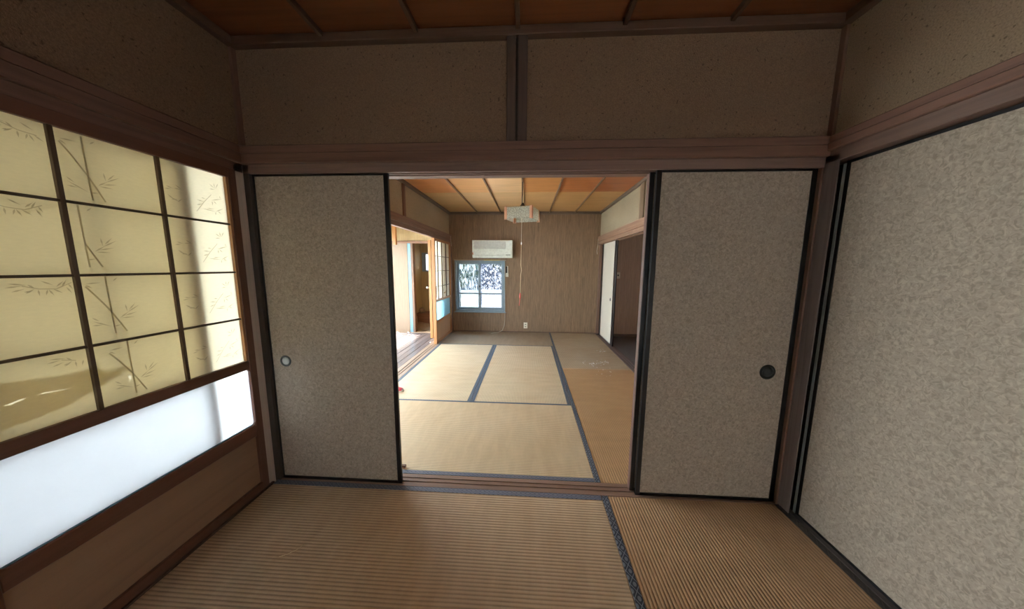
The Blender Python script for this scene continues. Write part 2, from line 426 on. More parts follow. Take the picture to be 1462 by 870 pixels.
# ceiling of the near room
cl = empty('ceiling', (0, 0, 2.42), 'dark reddish board ceiling of the near room', 'ceiling', None, 'structure')
boxes('backing', (-1.6, 1.56, YB-.1, 1.62, 2.43, 2.46), M['ply'], cl)
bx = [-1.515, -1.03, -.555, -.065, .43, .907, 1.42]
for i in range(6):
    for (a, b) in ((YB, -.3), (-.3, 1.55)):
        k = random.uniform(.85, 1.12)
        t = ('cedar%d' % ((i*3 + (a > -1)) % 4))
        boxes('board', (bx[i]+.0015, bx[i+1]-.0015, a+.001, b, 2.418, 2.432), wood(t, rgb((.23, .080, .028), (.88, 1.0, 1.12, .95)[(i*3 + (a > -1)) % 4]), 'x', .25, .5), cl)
for x in bx[1:-1]:
    boxes('batten', (x-.010, x+.010, YB, 1.545, 2.392, 2.418), wood('batten', (.13, .07, .042), 'y'), cl, .002)
boxes('cornice', (-1.53, 1.43, 1.522, 1.565, 2.372, 2.412), wood('cornice', (.13, .072, .045), 'x'), cl, .003)
boxes('cornice', (-1.545, -1.492, YB, 1.53, 2.372, 2.412), wood('cornice', (.13, .072, .045), 'y'), cl, .003)
boxes('cornice', (1.388, 1.44, YB, 1.53, 2.372, 2.412), wood('cornice', (.13, .072, .045), 'y'), cl, .003)

# ------------------------------------------------------------------ straw mats
def mat_thing(x0, x1, y0, y1, m, label, borders):
    t = empty('tatami_mat', ((x0+x1)/2, (y0+y1)/2, -.02), label, 'mat', 'straw mats of the near room' if y0 < 1.6 else 'straw mats of the far room')
    boxes('woven_surface', (x0+.0008, x1-.0008, y0+.0008, y1-.0008, -.02, -.001), m, t, .002)
    for (a, b, c, d, hm) in borders:
        boxes('cloth_border', (a, b, c, d, -.0015, .0008), hm, t, .0006)
    return t
hx, hy, hp, hb, hw = M['heri_x'], M['heri_y'], M['heri_pale'], M['heri_blue'], M['heri_worn']
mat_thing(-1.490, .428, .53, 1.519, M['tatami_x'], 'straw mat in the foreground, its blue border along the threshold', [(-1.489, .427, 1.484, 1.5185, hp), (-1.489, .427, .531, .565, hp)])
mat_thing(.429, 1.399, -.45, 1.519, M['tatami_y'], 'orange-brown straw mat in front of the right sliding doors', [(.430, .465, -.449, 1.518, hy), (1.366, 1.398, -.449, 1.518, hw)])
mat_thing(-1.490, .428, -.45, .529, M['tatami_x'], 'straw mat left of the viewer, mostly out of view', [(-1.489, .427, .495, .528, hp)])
mat_thing(-1.490, 1.399, YB, -.451, M['tatami_x'], 'straw mat behind the viewer', [(-1.489, 1.398, -.486, -.452, hp)])
# far room
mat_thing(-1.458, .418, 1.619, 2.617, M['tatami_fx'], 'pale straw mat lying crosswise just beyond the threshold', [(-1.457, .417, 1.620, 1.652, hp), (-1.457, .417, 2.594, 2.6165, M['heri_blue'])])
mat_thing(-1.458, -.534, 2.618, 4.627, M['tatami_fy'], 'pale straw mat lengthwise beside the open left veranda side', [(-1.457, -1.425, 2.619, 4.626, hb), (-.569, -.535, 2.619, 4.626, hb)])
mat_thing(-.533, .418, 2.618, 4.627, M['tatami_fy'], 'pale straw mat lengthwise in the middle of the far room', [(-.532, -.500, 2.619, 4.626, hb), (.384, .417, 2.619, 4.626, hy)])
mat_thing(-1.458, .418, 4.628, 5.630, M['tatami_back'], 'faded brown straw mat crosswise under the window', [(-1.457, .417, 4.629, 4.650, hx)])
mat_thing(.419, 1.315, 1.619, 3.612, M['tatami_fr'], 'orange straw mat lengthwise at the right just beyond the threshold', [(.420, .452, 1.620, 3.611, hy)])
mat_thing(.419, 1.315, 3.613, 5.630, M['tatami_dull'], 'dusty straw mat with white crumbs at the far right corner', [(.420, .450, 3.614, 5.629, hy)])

# ------------------------------------------------------------------ papered sliding doors (fusuma)
def pull(parent, c, nrm, r, m1, m2):
    ax = nrm[0]; s = nrm[1]
    prof = [(r*.62, -.004*s), (r*.66, .001*s), (r*.74, .003*s), (r*.92, .0035*s), (r, .002*s), (r, -.001*s)]
    f = lathe('finger_pull', prof[::-1] if s > 0 else prof, c, ax, m1, parent)
    lathe('dish', [(r*.70, 0), (r*.70, .0012*s), (r*.3, .0018*s), (.001, .0019*s)], c, ax, m2, f)
    return f
def fusuma_x(x0, x1, yf, z1, label, pullpos=None, pr=.034, pm=None, side='lacquer', sw=.024):
    """door in a plane facing -y, its front face at yf"""
    t = empty('sliding_door', ((x0+x1)/2, yf+.009, -.003), label, 'sliding door', 'papered doors beside the opening')
    e = .004; y1 = yf+.018; z0 = -.003
    boxes('papered_panel', (x0+sw-.004, x1-sw+.004, yf+.003, y1-.003, z0+.016, z1-.012), M['paper'], t)
    boxes('stile', (x0, x0+sw, yf, y1, z0, z1), M['lacquer'], t, .0015)
    boxes('stile', (x1-sw, x1, yf, y1, z0, z1), M['lacquer'], t, .0015)
    boxes('top_rail', (x0+sw, x1-sw, yf, y1, z1-.014, z1), M['lacquer'], t, .001)
    boxes('bottom_rail', (x0+sw, x1-sw, yf, y1, z0, z0+.018), M['lacquer'], t, .001)
    if pullpos: pull(t, (pullpos[0], yf+.003, pullpos[1]), ('y', -1), pr, pm[0], pm[1])
    return t
def fusuma_y(y0, y1, xf, z1, label, s=-1, paper='paper', sw=.022, pullpos=None, th=.018):
    """door in a plane facing -x (s=-1), its front face at xf"""
    t = empty('sliding_door', (xf+th/2, (y0+y1)/2, -.001), label, 'sliding door', 'large papered doors on the right' if y0 < 2 else None)
    z0 = -.001
    boxes('papered_panel', (xf+.003, xf+th-.003, y0+sw-.004, y1-sw+.004, z0+.012, z1-.010), M[paper], t)
    boxes('stile', (xf, xf+th, y0, y0+sw, z0, z1), M['lacquer'], t, .0015)
    boxes('stile', (xf, xf+th, y1-sw, y1, z0, z1), M['lacquer'], t, .0015)
    boxes('top_rail', (xf, xf+th, y0+sw, y1-sw, z1-.012, z1), M['lacquer'], t, .001)
    boxes('bottom_rail', (xf, xf+th, y0+sw, y1-sw, z0, z0+.014), M['lacquer'], t, .001)
    if pullpos: pull(t, (xf+.003, pullpos[0], pullpos[1]), ('x', -1), pullpos[2], M['dark'], M['dark'])
    return t
fusuma_x(-1.487, -.735, 1.538, 1.762, 'beige patterned sliding door left of the opening, with a bright round pull', (-1.387, .735), .033, (M['pull_l'], M['pull_dish']))
fusuma_x(.626, 1.376, 1.538, 1.762, 'beige patterned sliding door right of the opening, with a dark round pull', (1.262, .743), .040, (M['bronze'], M['dark']))
fusuma_x(-1.490, -.760, 1.568, 1.762, 'second sliding door hidden behind the one left of the opening')
t = fusuma_x(.604, 1.352, 1.568, 1.762, 'second sliding door behind the one right of the opening, only its dark edge in view')
boxes('worn_edge', (.6025, .606, 1.5705, 1.604, 0, 1.757), M['worn'], t, .001)
tag(t.children[-1], 'reddish worn door edge')
sz = 1.765
fusuma_y(.600, 1.4605, 1.4235, sz, 'large pale sliding door filling the right side', -1, 'paper', .0165)
fusuma_y(.650, 1.515, 1.443, sz, 'sliding door behind the large right one, a pale strip showing in the corner', -1, 'paper', .015)
trim([(1.4245, 1.442, 1.4618, 1.4755, 0, 1.757)], plain('pale_strip', (.42, .46, .47), .35), 'added pale grey strip between the two black door edges in the right corner', .001, 'trim')  # added strip, brightness of the door edge put into its pale colour
trim([(1.4245, 1.442, 1.4762, 1.492, 0, 1.757)], M['lacquer'], 'black strip beside the right corner post', .001, 'trim')
fusuma_y(-.262, .599, 1.4235, sz, 'pale sliding door right of the viewer')
fusuma_y(-1.124, -.263, 1.4235, sz, 'pale sliding door behind the viewer on the right')
fusuma_y(-2.04, -1.125, 1.4235, sz, 'pale sliding door at the rear right corner')

# ------------------------------------------------------------------ shoji (paper and glass screens)
P_COL2 = [(0.963,1.238,0.964,1.138),(0.964,1.138,0.966,1.030),(0.912,1.205,0.935,1.167),(0.935,1.167,0.964,1.111),(0.964,1.111,0.997,1.031),(0.984,1.084,1.010,1.104),(1.003,1.133,1.006,1.105),(1.011,1.110,1.032,1.135),(1.006,1.102,1.044,1.127),(0.996,1.090,1.034,1.100),(0.987,1.083,1.024,1.082),(0.913,1.214,0.951,1.217),(0.913,1.210,0.928,1.198),(0.914,1.083,0.961,1.055),(0.914,1.096,0.931,1.080),(0.912,1.068,0.937,1.066),(0.963,1.055,0.984,1.059),(0.981,1.221,0.994,1.234)]
P_COL1 = [(0.787,1.215,0.817,1.204),(0.817,1.204,0.850,1.202),(0.850,1.202,0.884,1.221),(0.757,1.211,0.787,1.215),(0.763,1.223,0.797,1.217),(0.791,1.191,0.809,1.205),(0.797,1.219,0.811,1.205),(0.815,1.202,0.816,1.182),(0.833,1.201,0.828,1.183),(0.835,1.201,0.844,1.181),(0.844,1.202,0.863,1.187),(0.822,1.229,0.846,1.214),(0.851,1.209,0.868,1.227),(0.862,1.208,0.874,1.231),(0.876,1.217,0.884,1.199),(0.871,1.207,0.881,1.185),(0.789,1.196,0.805,1.199),(0.767,1.198,0.791,1.206)]
P_COL3 = [(1.288,1.524,1.324,1.573),(1.324,1.573,1.360,1.614),(1.360,1.614,1.412,1.658),(1.356,1.663,1.380,1.646),(1.377,1.672,1.380,1.646),(1.397,1.674,1.382,1.646),(1.354,1.639,1.380,1.643),(1.357,1.587,1.410,1.605),(1.360,1.584,1.361,1.564),(1.367,1.586,1.381,1.572),(1.397,1.616,1.400,1.603),(1.314,1.542,1.371,1.537),(1.371,1.537,1.410,1.559),(1.333,1.546,1.366,1.548),(1.371,1.536,1.369,1.519),(1.381,1.541,1.397,1.530),(1.294,1.577,1.327,1.574),(1.292,1.554,1.317,1.562),(1.314,1.591,1.332,1.588)]
P_COL3L = [(1.177,1.597,1.202,1.601),(1.183,1.610,1.210,1.603),(1.217,1.622,1.241,1.605),(1.210,1.606,1.236,1.606),(1.184,1.576,1.209,1.558),(1.188,1.568,1.230,1.550),(1.197,1.558,1.220,1.560),(1.219,1.551,1.237,1.567)]
SY0, SY1 = .600, 1.476                       # the front screen
ROWS = [1.715, 1.485, 1.244, 1.000, .770]
TEAR = [(0.700,0.942),(0.755,0.933),(0.823,0.919),(0.857,0.920),(0.894,0.921),(0.919,0.905),(0.956,0.898),(0.988,0.890),(0.987,0.881),(0.971,0.880),(0.90,.845),(.83,.815),(.70,.800)]
def shoji(xf, dy, label, print_on=True, torn=False):
    """front face at xf (towards +x), built for y SY0..SY1 then shifted by dy"""
    a, b = SY0+dy, SY1+dy; xb = xf-.028
    t = empty('paper_screen', (xf-.014, (a+b)/2, .004), label, 'sliding screen', 'paper screens of the near room')
    wz, wy = wood('shoji', SHJ, 'z', .25, .4), wood('shoji', SHJ, 'y', .25, .4)
    st = .040
    boxes('stile', (xb, xf, b-st, b, .004, 1.762), wz, t, .002)
    boxes('stile', (xb, xf, a, a+st, .004, 1.762), wz, t, .002)
    boxes('top_rail', (xb, xf, a+st, b-st, 1.715, 1.762), wy, t, .002)
    boxes('middle_rail', (xb, xf, a+st, b-st, .722, .770), wy, t, .002)
    boxes('lower_rail', (xb, xf-.002, a+st, b-st, .333, .402), wy, t, .003)
    boxes('bottom_rail', (xb, xf, a+st, b-st, .004, .050), wy, t, .002)
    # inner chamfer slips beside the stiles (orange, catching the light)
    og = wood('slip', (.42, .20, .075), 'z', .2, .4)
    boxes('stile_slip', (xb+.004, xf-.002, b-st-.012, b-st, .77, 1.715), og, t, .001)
    kw = wood('kumiko', (.12, .075, .035), 'z', .2, .5); kh = wood('kumiko', (.12, .075, .035), 'y', .2, .5)
    for y in (.892, 1.160):
        boxes('vertical_bar', (xb+.012, xf-.004, y-.006+dy, y+.006+dy, .770, 1.715), kw, t, .0008)
    for z in ROWS[1:4]:
        boxes('horizontal_bar', (xb+.012, xf-.006, a+st, b-st, z-.0045, z+.0045), kh, t, .0008)
    # paper (with slits on the torn one)
    xp = xb+.011
    bm = bmesh.new()
    out = [(a+st, .765), (b-st, .765), (b-st, 1.72), (a+st, 1.72)]
    loops = [out]
    if torn:
        loops.append([(.712,.871),(.728,.869),(.747,.8745),(.757,.8765),(.747,.8785),(.726,.8735)])
        loops.append([(.773,.8785),(.791,.8755),(.81,.8728),(.85,.8690),(.81,.8752),(.791,.8790)])
        loops.append([(.977,.858),(.983,.846),(.980,.838),(.987,.848),(.984,.861)])
    flat_poly(bm, loops, lambda y, z: (xp, y, z))
    o = link('paper', bm, M['shoji_paper'], t)
    if torn:
        bm = bmesh.new(); flat_poly(bm, [TEAR] + loops[1:3], lambda y, z: (xp-.0012-.004*abs(math.sin(y*9)), y, z))
        tag(link('torn_flap', bm, M['shoji_paper'], t), 'loose torn layer of paper behind the sheet')
    if print_on:
        bm = bmesh.new()
        def blade(p, wd):
            y0, z0, y1, z1 = p; dx, dz = y1-y0, z1-z0; L = math.hypot(dx, dz); nx, nz = -dz/L*wd, dx/L*wd
            q = [(y0, z0), (y0+dx*.4+nx, z0+dz*.4+nz), (y1, z1), (y0+dx*.4-nx, z0+dz*.4-nz)]
            vs = [bm.verts.new((xp+.0008, y+dy, z)) for y, z in q]; bm.faces.new(vs)
        def stalk(p, wd):
            y0, z0, y1, z1 = p; dx, dz = y1-y0, z1-z0; L = math.hypot(dx, dz); nx, nz = -dz/L*wd, dx/L*wd
            vs = [bm.verts.new((xp+.0009, y+dy, z)) for y, z in ((y0+nx, z0+nz), (y1+nx, z1+nz), (y1-nx, z1-nz), (y0-nx, z0-nz))]; bm.faces.new(vs)
        cols = [(P_COL2, (0, 1, 2, 3, 4), .905, 1.152, [0.0, -.035, 0.0, .028], 1.244), (P_COL1, (0, 1, 2), .642, .884, [.02, -.03, 0, .045], 1.244),
                (P_COL3, (0, 1, 2), 1.168, 1.410, [0, 0, 0, 0], 1.715), (P_COL3L, (), 1.168, 1.410, [0, .01, 0.01, .02], 1.715)]
        for P, stalks, lo, hi, sh, ztop in cols:
            for r in range(4):
                top = ROWS[r]; dz0 = top - ztop
                for i, p in enumerate(P):
                    q = (p[0]+sh[r], p[1]+dz0, p[2]+sh[r], p[3]+dz0)
                    if min(q[0], q[2]) < lo or max(q[0], q[2]) > hi or min(q[1], q[3]) < ROWS[r+1]+.006 or max(q[1], q[3]) > top-.004: continue
                    if i in stalks: stalk(q, .0024 if P is P_COL2 else .0012)
                    else: blade(q, .0022)
        tag(link('bamboo_print', bm, M['bamboo'], t), None, None, None, 'stuff')
    # frosted glass with rounded corners: rounded wooden fillets at the corners
    boxes('glass_pane', (xb+.010, xb+.014, a+st-.004, b-st+.004, .39, .73), M['frost'], t)
    for (cy, cz, sy, szn) in ((b-st, .722, -1, -1), (b-st, .402, -1, 1), (a+st, .722, 1, -1), (a+st, .402, 1, 1)):
        R = .022; pts = [(cy, cz)] + [(cy+sy*(R-R*math.sin(k*math.pi/12)), cz+szn*(R-R*math.cos(k*math.pi/12))) for k in range(7)]
        poly_prism('corner_fillet', pts, 'x', xb+.015, xf-.003, wz, t)
    boxes('glass_bead', (xb+.014, xf-.010, a+st, b-st, .402, .408), M['alu_pale'], t, .001)
    boxes('kick_panel', (xb+.008, xb+.014, a+st-.004, b-st+.004, .045, .34), wood('kick', (.33, .195, .11), 'y', .18, .45, .4), t)
    return t
shoji(-1.500, 0, 'paper and frosted glass screen with bamboo print, torn near its lower left', True, True)
shoji(-1.532, -.196, 'second paper screen behind the bamboo one, its edge showing as a shadow', False)
shoji(-1.500, -.877, 'paper screen left of the viewer', False)
shoji(-1.500, -1.754, 'paper screen behind the viewer on the left', False)
shoji(-1.500, -2.631, 'paper screen at the rear left corner', False)

# ------------------------------------------------------------------ far room shell
YF = 5.633
struct('wall_far', [(-1.75, -1.431, YF, YF+.08, -.02, 2.45), (-1.431, -.448, YF, YF+.08, -.02, .391), (-1.431, -.448, YF, YF+.08, 1.393, 2.45), (-.448, 1.56, YF, YF+.08, -.02, 2.45)],
       M['wallpaper'], 'brown finely striped wall at the far end', 'wall')
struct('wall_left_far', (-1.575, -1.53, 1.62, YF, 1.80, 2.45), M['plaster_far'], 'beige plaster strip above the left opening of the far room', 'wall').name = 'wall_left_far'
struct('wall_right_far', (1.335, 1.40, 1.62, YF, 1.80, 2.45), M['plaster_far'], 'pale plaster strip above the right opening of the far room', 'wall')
struct('wall_divider_side', (-1.62, 1.56, 1.62, 1.64, 1.80, 2.45), M['plaster_far'], 'far side of the wall strip above the opening', 'wall')
OLDF = (.25, .15, .105)
fy = wood('far', OLDF, 'y')
trim([(-1.55, -1.495, 1.64, YF, 1.732, 1.79)], fy, 'lintel over the open left side of the far room', .002, 'lintel')
trim([(-1.54, -1.476, 1.64, YF, 1.784, 1.83), (-1.54, -1.481, 1.64, YF, 1.828, 1.872)], fy, 'horizontal rail over the open left side of the far room', .003, 'rail')
fr = wood('far_r', (.34, .20, .13), 'y')
trim([(1.30, 1.335, 1.64, YF, 1.700, 1.756), (1.362, 1.368, 1.64, YF, 1.700, 1.756), (1.396, 1.43, 1.64, YF, 1.700, 1.756), (1.335, 1.43, 1.64, YF, 1.716, 1.756)], fr, 'grooved lintel over the right opening of the far room', .001, 'lintel')
trim([(1.284, 1.35, 1.64, YF, 1.752, 1.80), (1.289, 1.35, 1.64, YF, 1.798, 1.848)], fr, 'horizontal rail over the right opening of the far room', .003, 'rail')
trim([(-1.55, -1.512, 3.55, 3.612, 1.87, 2.28)], wood('mid3', (.22, .11, .07), 'z'), 'slim post in the left plaster strip of the far room', .002, 'post')
trim([(1.318, 1.345, 3.565, 3.690, 1.845, 2.28)], wood('farpost', (.24, .165, .10), 'z'), 'post in the right plaster strip of the far room', .002, 'post')
trim([(-1.56, -1.482, 5.545, YF, -.02, 1.74)], wood('far', OLDF, 'z'), 'far left corner post beside the screen', .002, 'post')
trim([(1.325, 1.40, 5.600, YF, -.02, 1.71)], wood('far', OLDF, 'z'), 'far right corner post', .002, 'post')
trim([(1.316, 1.43, 1.64, YF, -.02, -.004), (1.316, 1.345, 1.64, YF, -.006, .002), (1.362, 1.370, 1.64, YF, -.006, .002), (1.405, 1.43, 1.64, YF, -.006, .002)], wood('sill_f', (.16, .12, .11), 'y'), 'grooved threshold along the right of the far room', .0008, 'threshold')
trim([(-1.62, -1.459, 1.64, YF, -.02, -.004), (-1.495, -1.459, 1.64, YF, -.006, .001), (-1.535, -1.518, 1.64, YF, -.006, .001), (-1.62, -1.560, 1.64, YF, -.006, .001)], wood('sill_l', (.34, .24, .17), 'y'), 'grooved threshold along the open veranda side', .0008, 'threshold')
trim([(-1.495, 1.33, 5.618, YF, -.001, .012)], wood('cornice', (.13, .072, .045), 'x'), 'thin dark strip at the foot of the far wall', .001, 'trim')

cf = empty('ceiling', (0, 3.6, 2.30), 'orange board ceiling of the far room with thin battens', 'ceiling', None, 'structure')
boxes('backing', (-1.62, 1.56, 1.60, 5.72, 2.325, 2.46), M['ply'], cf)
fx = [-1.53, -.975, -.535, -.085, .378, .848, 1.34]
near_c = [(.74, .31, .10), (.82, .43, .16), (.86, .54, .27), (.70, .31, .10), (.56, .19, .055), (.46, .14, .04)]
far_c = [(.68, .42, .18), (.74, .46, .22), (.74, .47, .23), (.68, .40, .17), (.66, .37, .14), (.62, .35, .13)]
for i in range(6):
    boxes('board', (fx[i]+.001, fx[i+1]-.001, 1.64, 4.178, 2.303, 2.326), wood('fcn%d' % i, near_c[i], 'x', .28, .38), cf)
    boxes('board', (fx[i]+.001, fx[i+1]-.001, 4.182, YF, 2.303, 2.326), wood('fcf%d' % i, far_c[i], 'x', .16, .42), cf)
for x in fx[1:-1]:
    boxes('batten', (x-.009, x+.009, 1.64, 5.62, 2.280, 2.303), wood('battenf', (.24, .14, .075), 'y'), cf, .002)
cm = (.16, .115, .08)
boxes('cornice', (-1.53, 1.34, 5.595, YF, 2.255, 2.30), wood('cornicef', cm, 'x'), cf, .003)
boxes('cornice', (-1.54, -1.488, 1.64, 5.60, 2.262, 2.30), wood('cornicef', cm, 'y'), cf, .003)
boxes('cornice', (1.300, 1.345, 1.64, 5.60, 2.262, 2.30), wood('cornicef2', (.20, .15, .11), 'y'), cf, .003)

# window in the far wall
wn = empty('window_1', (-.94, YF, .391), 'aluminium sliding window with patterned glass under the air conditioner', 'window', None, 'structure')
x0, x1, z0, z1 = -1.431, -.448, .391, 1.393
al = M['alu']
boxes('frame', [(x0, x0+.03, YF-.012, YF+.10, z0, z1), (x1-.03, x1, YF-.012, YF+.10, z0, z1), (x0+.03, x1-.03, YF-.012, YF+.10, z0, z0+.035), (x0+.03, x1-.03, YF-.012, YF+.10, z1-.035, z1)], al, wn, .002)
boxes('window_ledge', (x0-.02, x1+.02, YF-.03, YF-.004, z0-.012, z0+.004), al, wn, .002)
boxes('top_casing', (x0-.015, x1+.02, YF-.018, YF-.001, z1, z1+.018), wood('casing', (.42, .33, .24), 'x'), wn, .002)
boxes('yellow_strip', (-.86, -.55, YF-.0205, YF-.0185, z1+.003, z1+.012), M['yellow'], wn)
def sash(a, b, y, lock, pm, label):
    s = boxes('sash', [(a, a+.042, y, y+.025, z0+.035, z1-.035), (b-.042, b, y, y+.025, z0+.035, z1-.035), (a+.042, b-.042, y, y+.025, z0+.035, z0+.085),
                       (a+.042, b-.042, y, y+.025, z1-.065, z1-.035), (a+.042, b-.042, y, y+.025, .738, .762)], al, wn, .0015)
    tag(s, label)
    boxes('pane', (a+.04, b-.04, y+.010, y+.014, z0+.08, z1-.06), pm, s)
    return s
s = sash(x0+.028, -.916, YF+.040, 0, M['pane_l'], 'left sash')
boxes('extra_rail', (x0+.07, -.958, YF+.068, YF+.078, .815, .833), al, s)
s = sash(-.972, x1-.028, YF+.008, 0, M['pane_r'], 'right sash')
boxes('latch', (-.955, -.933, YF-.004, YF+.008, .875, .915), M['dark'], s, .002)

# far left screen: paper lattice, blue glass, wooden panel
def far_screen():
    a, b, xf = 4.598, 5.545, -1.489; xb = xf-.052
    t = empty('paper_screen', (xf-.026, (a+b)/2, .002), 'orange framed paper screen with blue glass left of the window', 'sliding screen')
    wz, wy = wood('cedar_far', (.52, .25, .095), 'z', .18, .4), wood('cedar_far', (.52, .25, .095), 'y', .18, .4)
    boxes('stile', (xb, xf, a, a+.035, .002, 1.725), wz, t, .002)
    boxes('stile', (xb, xf, b-.045, b, .002, 1.725), wz, t, .002)
    boxes('top_rail', (xb+.01, xf, a+.035, b-.045, 1.685, 1.725), wy, t, .002)
    boxes('middle_rail', (xb+.01, xf, a+.035, b-.045, .695, .733), wy, t, .002)
    boxes('lower_rail', (xb+.01, xf, a+.035, b-.045, .345, .385), wy, t, .002)
    boxes('bottom_rail', (xb+.01, xf, a+.035, b-.045, .002, .045), wy, t, .002)
    kb = wood('kumiko', (.12, .075, .035), 'z', .2, .5)
    for y in (4.79, 5.02, 5.27):
        boxes('vertical_bar', (xf-.020, xf-.006, y-.008, y+.008, .733, 1.685), kb, t, .0008)
    for z in (1.443, 1.203, .945):
        boxes('horizontal_bar', (xf-.018, xf-.007, a+.035, b-.045, z-.005, z+.005), wood('kumiko', (.12, .075, .035), 'y', .2, .5), t, .0008)
    xp = xf-.022
    bm = bmesh.new()
    flat_poly(bm, [[(a+.03, .73), (b-.04, .73), (b-.04, 1.69), (a+.03, 1.69)], [(4.66, .76), (4.72, .76), (4.74, .93), (4.68, .95)], [(5.10, .80), (5.22, .79), (5.25, .92), (5.12, .88)]], lambda y, z: (xp, y, z))
    link('paper', bm, M['shoji_far'], t)
    bm = bmesh.new(); flat_poly(bm, [[(5.10, .80), (5.30, .86), (5.24, .93), (5.13, .91)]], lambda y, z: (xf-.020+.03*(y-5.1), y, z))
    tag(link('torn_flap', bm, M['shoji_far'], t), 'torn piece of paper hanging off')
    boxes('glass_pane', (xf-.020, xf-.016, a+.03, b-.04, .38, .70), M['frost_blue'], t)
    boxes('kick_panel', (xf-.022, xf-.016, a+.03, b-.04, .04, .35), wood('cedar_panel', (.55, .33, .18), 'z', .15, .45), t)
far_screen()

# white sliding door, far right
fusuma_y(4.70, 5.612, 1.376, 1.73, 'white sliding door with a black edge at the far right corner', -1, 'paper_white', .11, (4.93, .745, .028), .022)
# room to the right of the far room
struct('wall_side_room', [(1.43, 3.05, 5.43, 5.50, -.02, 2.45), (3.0, 3.05, 1.64, 2.6, -.02, 2.45), (3.0, 3.05, 3.8, 5.43, -.02, 2.45), (3.0, 3.05, 2.6, 3.8, -.02, 1.0), (3.0, 3.05, 2.6, 3.8, 1.7, 2.45), (1.43, 3.05, 1.58, 1.64, -.02, 2.45)], M['rroom'], 'dark brown panelled wall of the room to the right', 'wall')
d = empty('window_21', (3.02, 3.2, 1.0), 'added frosted window, out of view, lighting the side room', 'window', None, 'structure')  # unseen window added to lift the side room's light level
boxes('frame', [(2.99, 3.05, 2.6, 2.64, 1.0, 1.7), (2.99, 3.05, 3.76, 3.8, 1.0, 1.7), (2.99, 3.05, 2.64, 3.76, 1.0, 1.04), (2.99, 3.05, 2.64, 3.76, 1.66, 1.7)], M['alu'], d, .002)
boxes('pane', (3.02, 3.024, 2.64, 3.76, 1.04, 1.66), M['frost_dim'], d)
struct('ceiling_side_room', (1.43, 3.05, 1.6, 5.5, 2.30, 2.40), M['ply'], 'ceiling of the room to the right', 'ceiling')
struct('floor_side_room', (1.43, 3.0, 1.64, 5.43, -.022, -.001), M['grey_floor'], 'dark grey floor of the room to the right', 'floor')
struct('baseboard_side_room', (1.43, 3.0, 5.418, 5.43, -.001, .05), wood('bbs', (.22, .16, .12), 'x'), 'baseboard of the room to the right', 'baseboard', .001)
t = empty('light_switch', (1.635, 5.43, 1.135), 'ivory light switch on the dark wall beyond the right opening', 'switch')
boxes('cover_plate', (1.600, 1.670, 5.421, 5.430, 1.078, 1.194), M['ivory'], t, .002)
boxes('rocker', (1.622, 1.648, 5.416, 5.422, 1.125, 1.150), M['dark'], t, .001)

# ------------------------------------------------------------------ air conditioner
t = empty('air_conditioner', (-.67, YF, 1.438), 'white wall air conditioner above the window', 'air conditioner')
yf = YF-.19
a0, a1, c0, c1 = -1.050, -.302, 1.440, 1.772
poly_prism('body', [(YF-.001, c0+.01), (yf+.035, c0), (yf+.008, c0+.03), (yf+.006, c1-.02), (yf+.02, c1-.004), (YF-.001, c1)], 'x', a0, a1, M['white'], t, None, .003)
boxes('front_grille', (a0+.035, a1-.125, yf-.001, yf+.012, c1-.165, c1-.028), M['white_grey'], t, .003)
L = []
for k in range(11): L.append((a0+.04, a1-.13, yf-.003, yf, c1-.158+k*.0118, c1-.153+k*.0118))
tag(boxes('grille_slats', L, M['white_grey'], t), None, None, None, 'stuff')
boxes('front_cover', (a0+.02, a1-.02, yf+.001, yf+.010, c0+.062, c1-.170), M['white'], t, .003)
boxes('louvre', (a0+.05, a1-.02, yf+.004, yf+.016, c0+.016, c0+.050), M['white'], t, .004)
boxes('vent_slot', (a0+.05, a1-.09, yf+.003, yf+.012, c0+.0505, c0+.0545), M['white_grey'], t)
boxes('badge', (a1-.120, a1-.040, yf-.001, yf+.005, c0+.052, c0+.060), M['dark'], t)
boxes('clip', (a0+.17, a0+.19, yf-.002, yf+.008, c0+.056, c0+.062), M['white_grey'], t)
boxes('clip', (a0+.47, a0+.49, yf-.002, yf+.008, c0+.056, c0+.062), M['white_grey'], t)
tag(boxes('stain', (a0-.001, a0+.035, yf+.0035, yf+.006, c0+.06, c0+.10), M['peach'], t), 'brownish worn spot')
boxes('indicator', (a0+.045, a0+.06, yf-.004, yf+.004, c0+.075, c0+.088), M['flake'], t, .002)

# remote control in its holder
t = empty('remote_control', (-.41, YF, 1.085), 'slim dark and white remote control beside the window', 'remote control')
boxes('holder', (-.436, -.384, YF-.022, YF-.001, 1.085, 1.15), M['ivory'], t, .002)
boxes('body', (-.430, -.390, YF-.019, YF-.004, 1.12, 1.292), M['ivory'], t, .003)
boxes('display', (-.431, -.405, YF-.0215, YF-.018, 1.16, 1.288), M['dark'], t, .001)
# wall outlet
t = empty('wall_outlet', (-.041, YF, .134), 'ivory double wall outlet low on the far wall', 'outlet')
boxes('cover_plate', (-.078, -.004, YF-.009, YF, .076, .192), M['ivory'], t, .002)
for z in (.108, .150):
    boxes('socket', (-.053, -.029, YF-.0105, YF-.008, z-.004, z+.008), M['dark'], t)
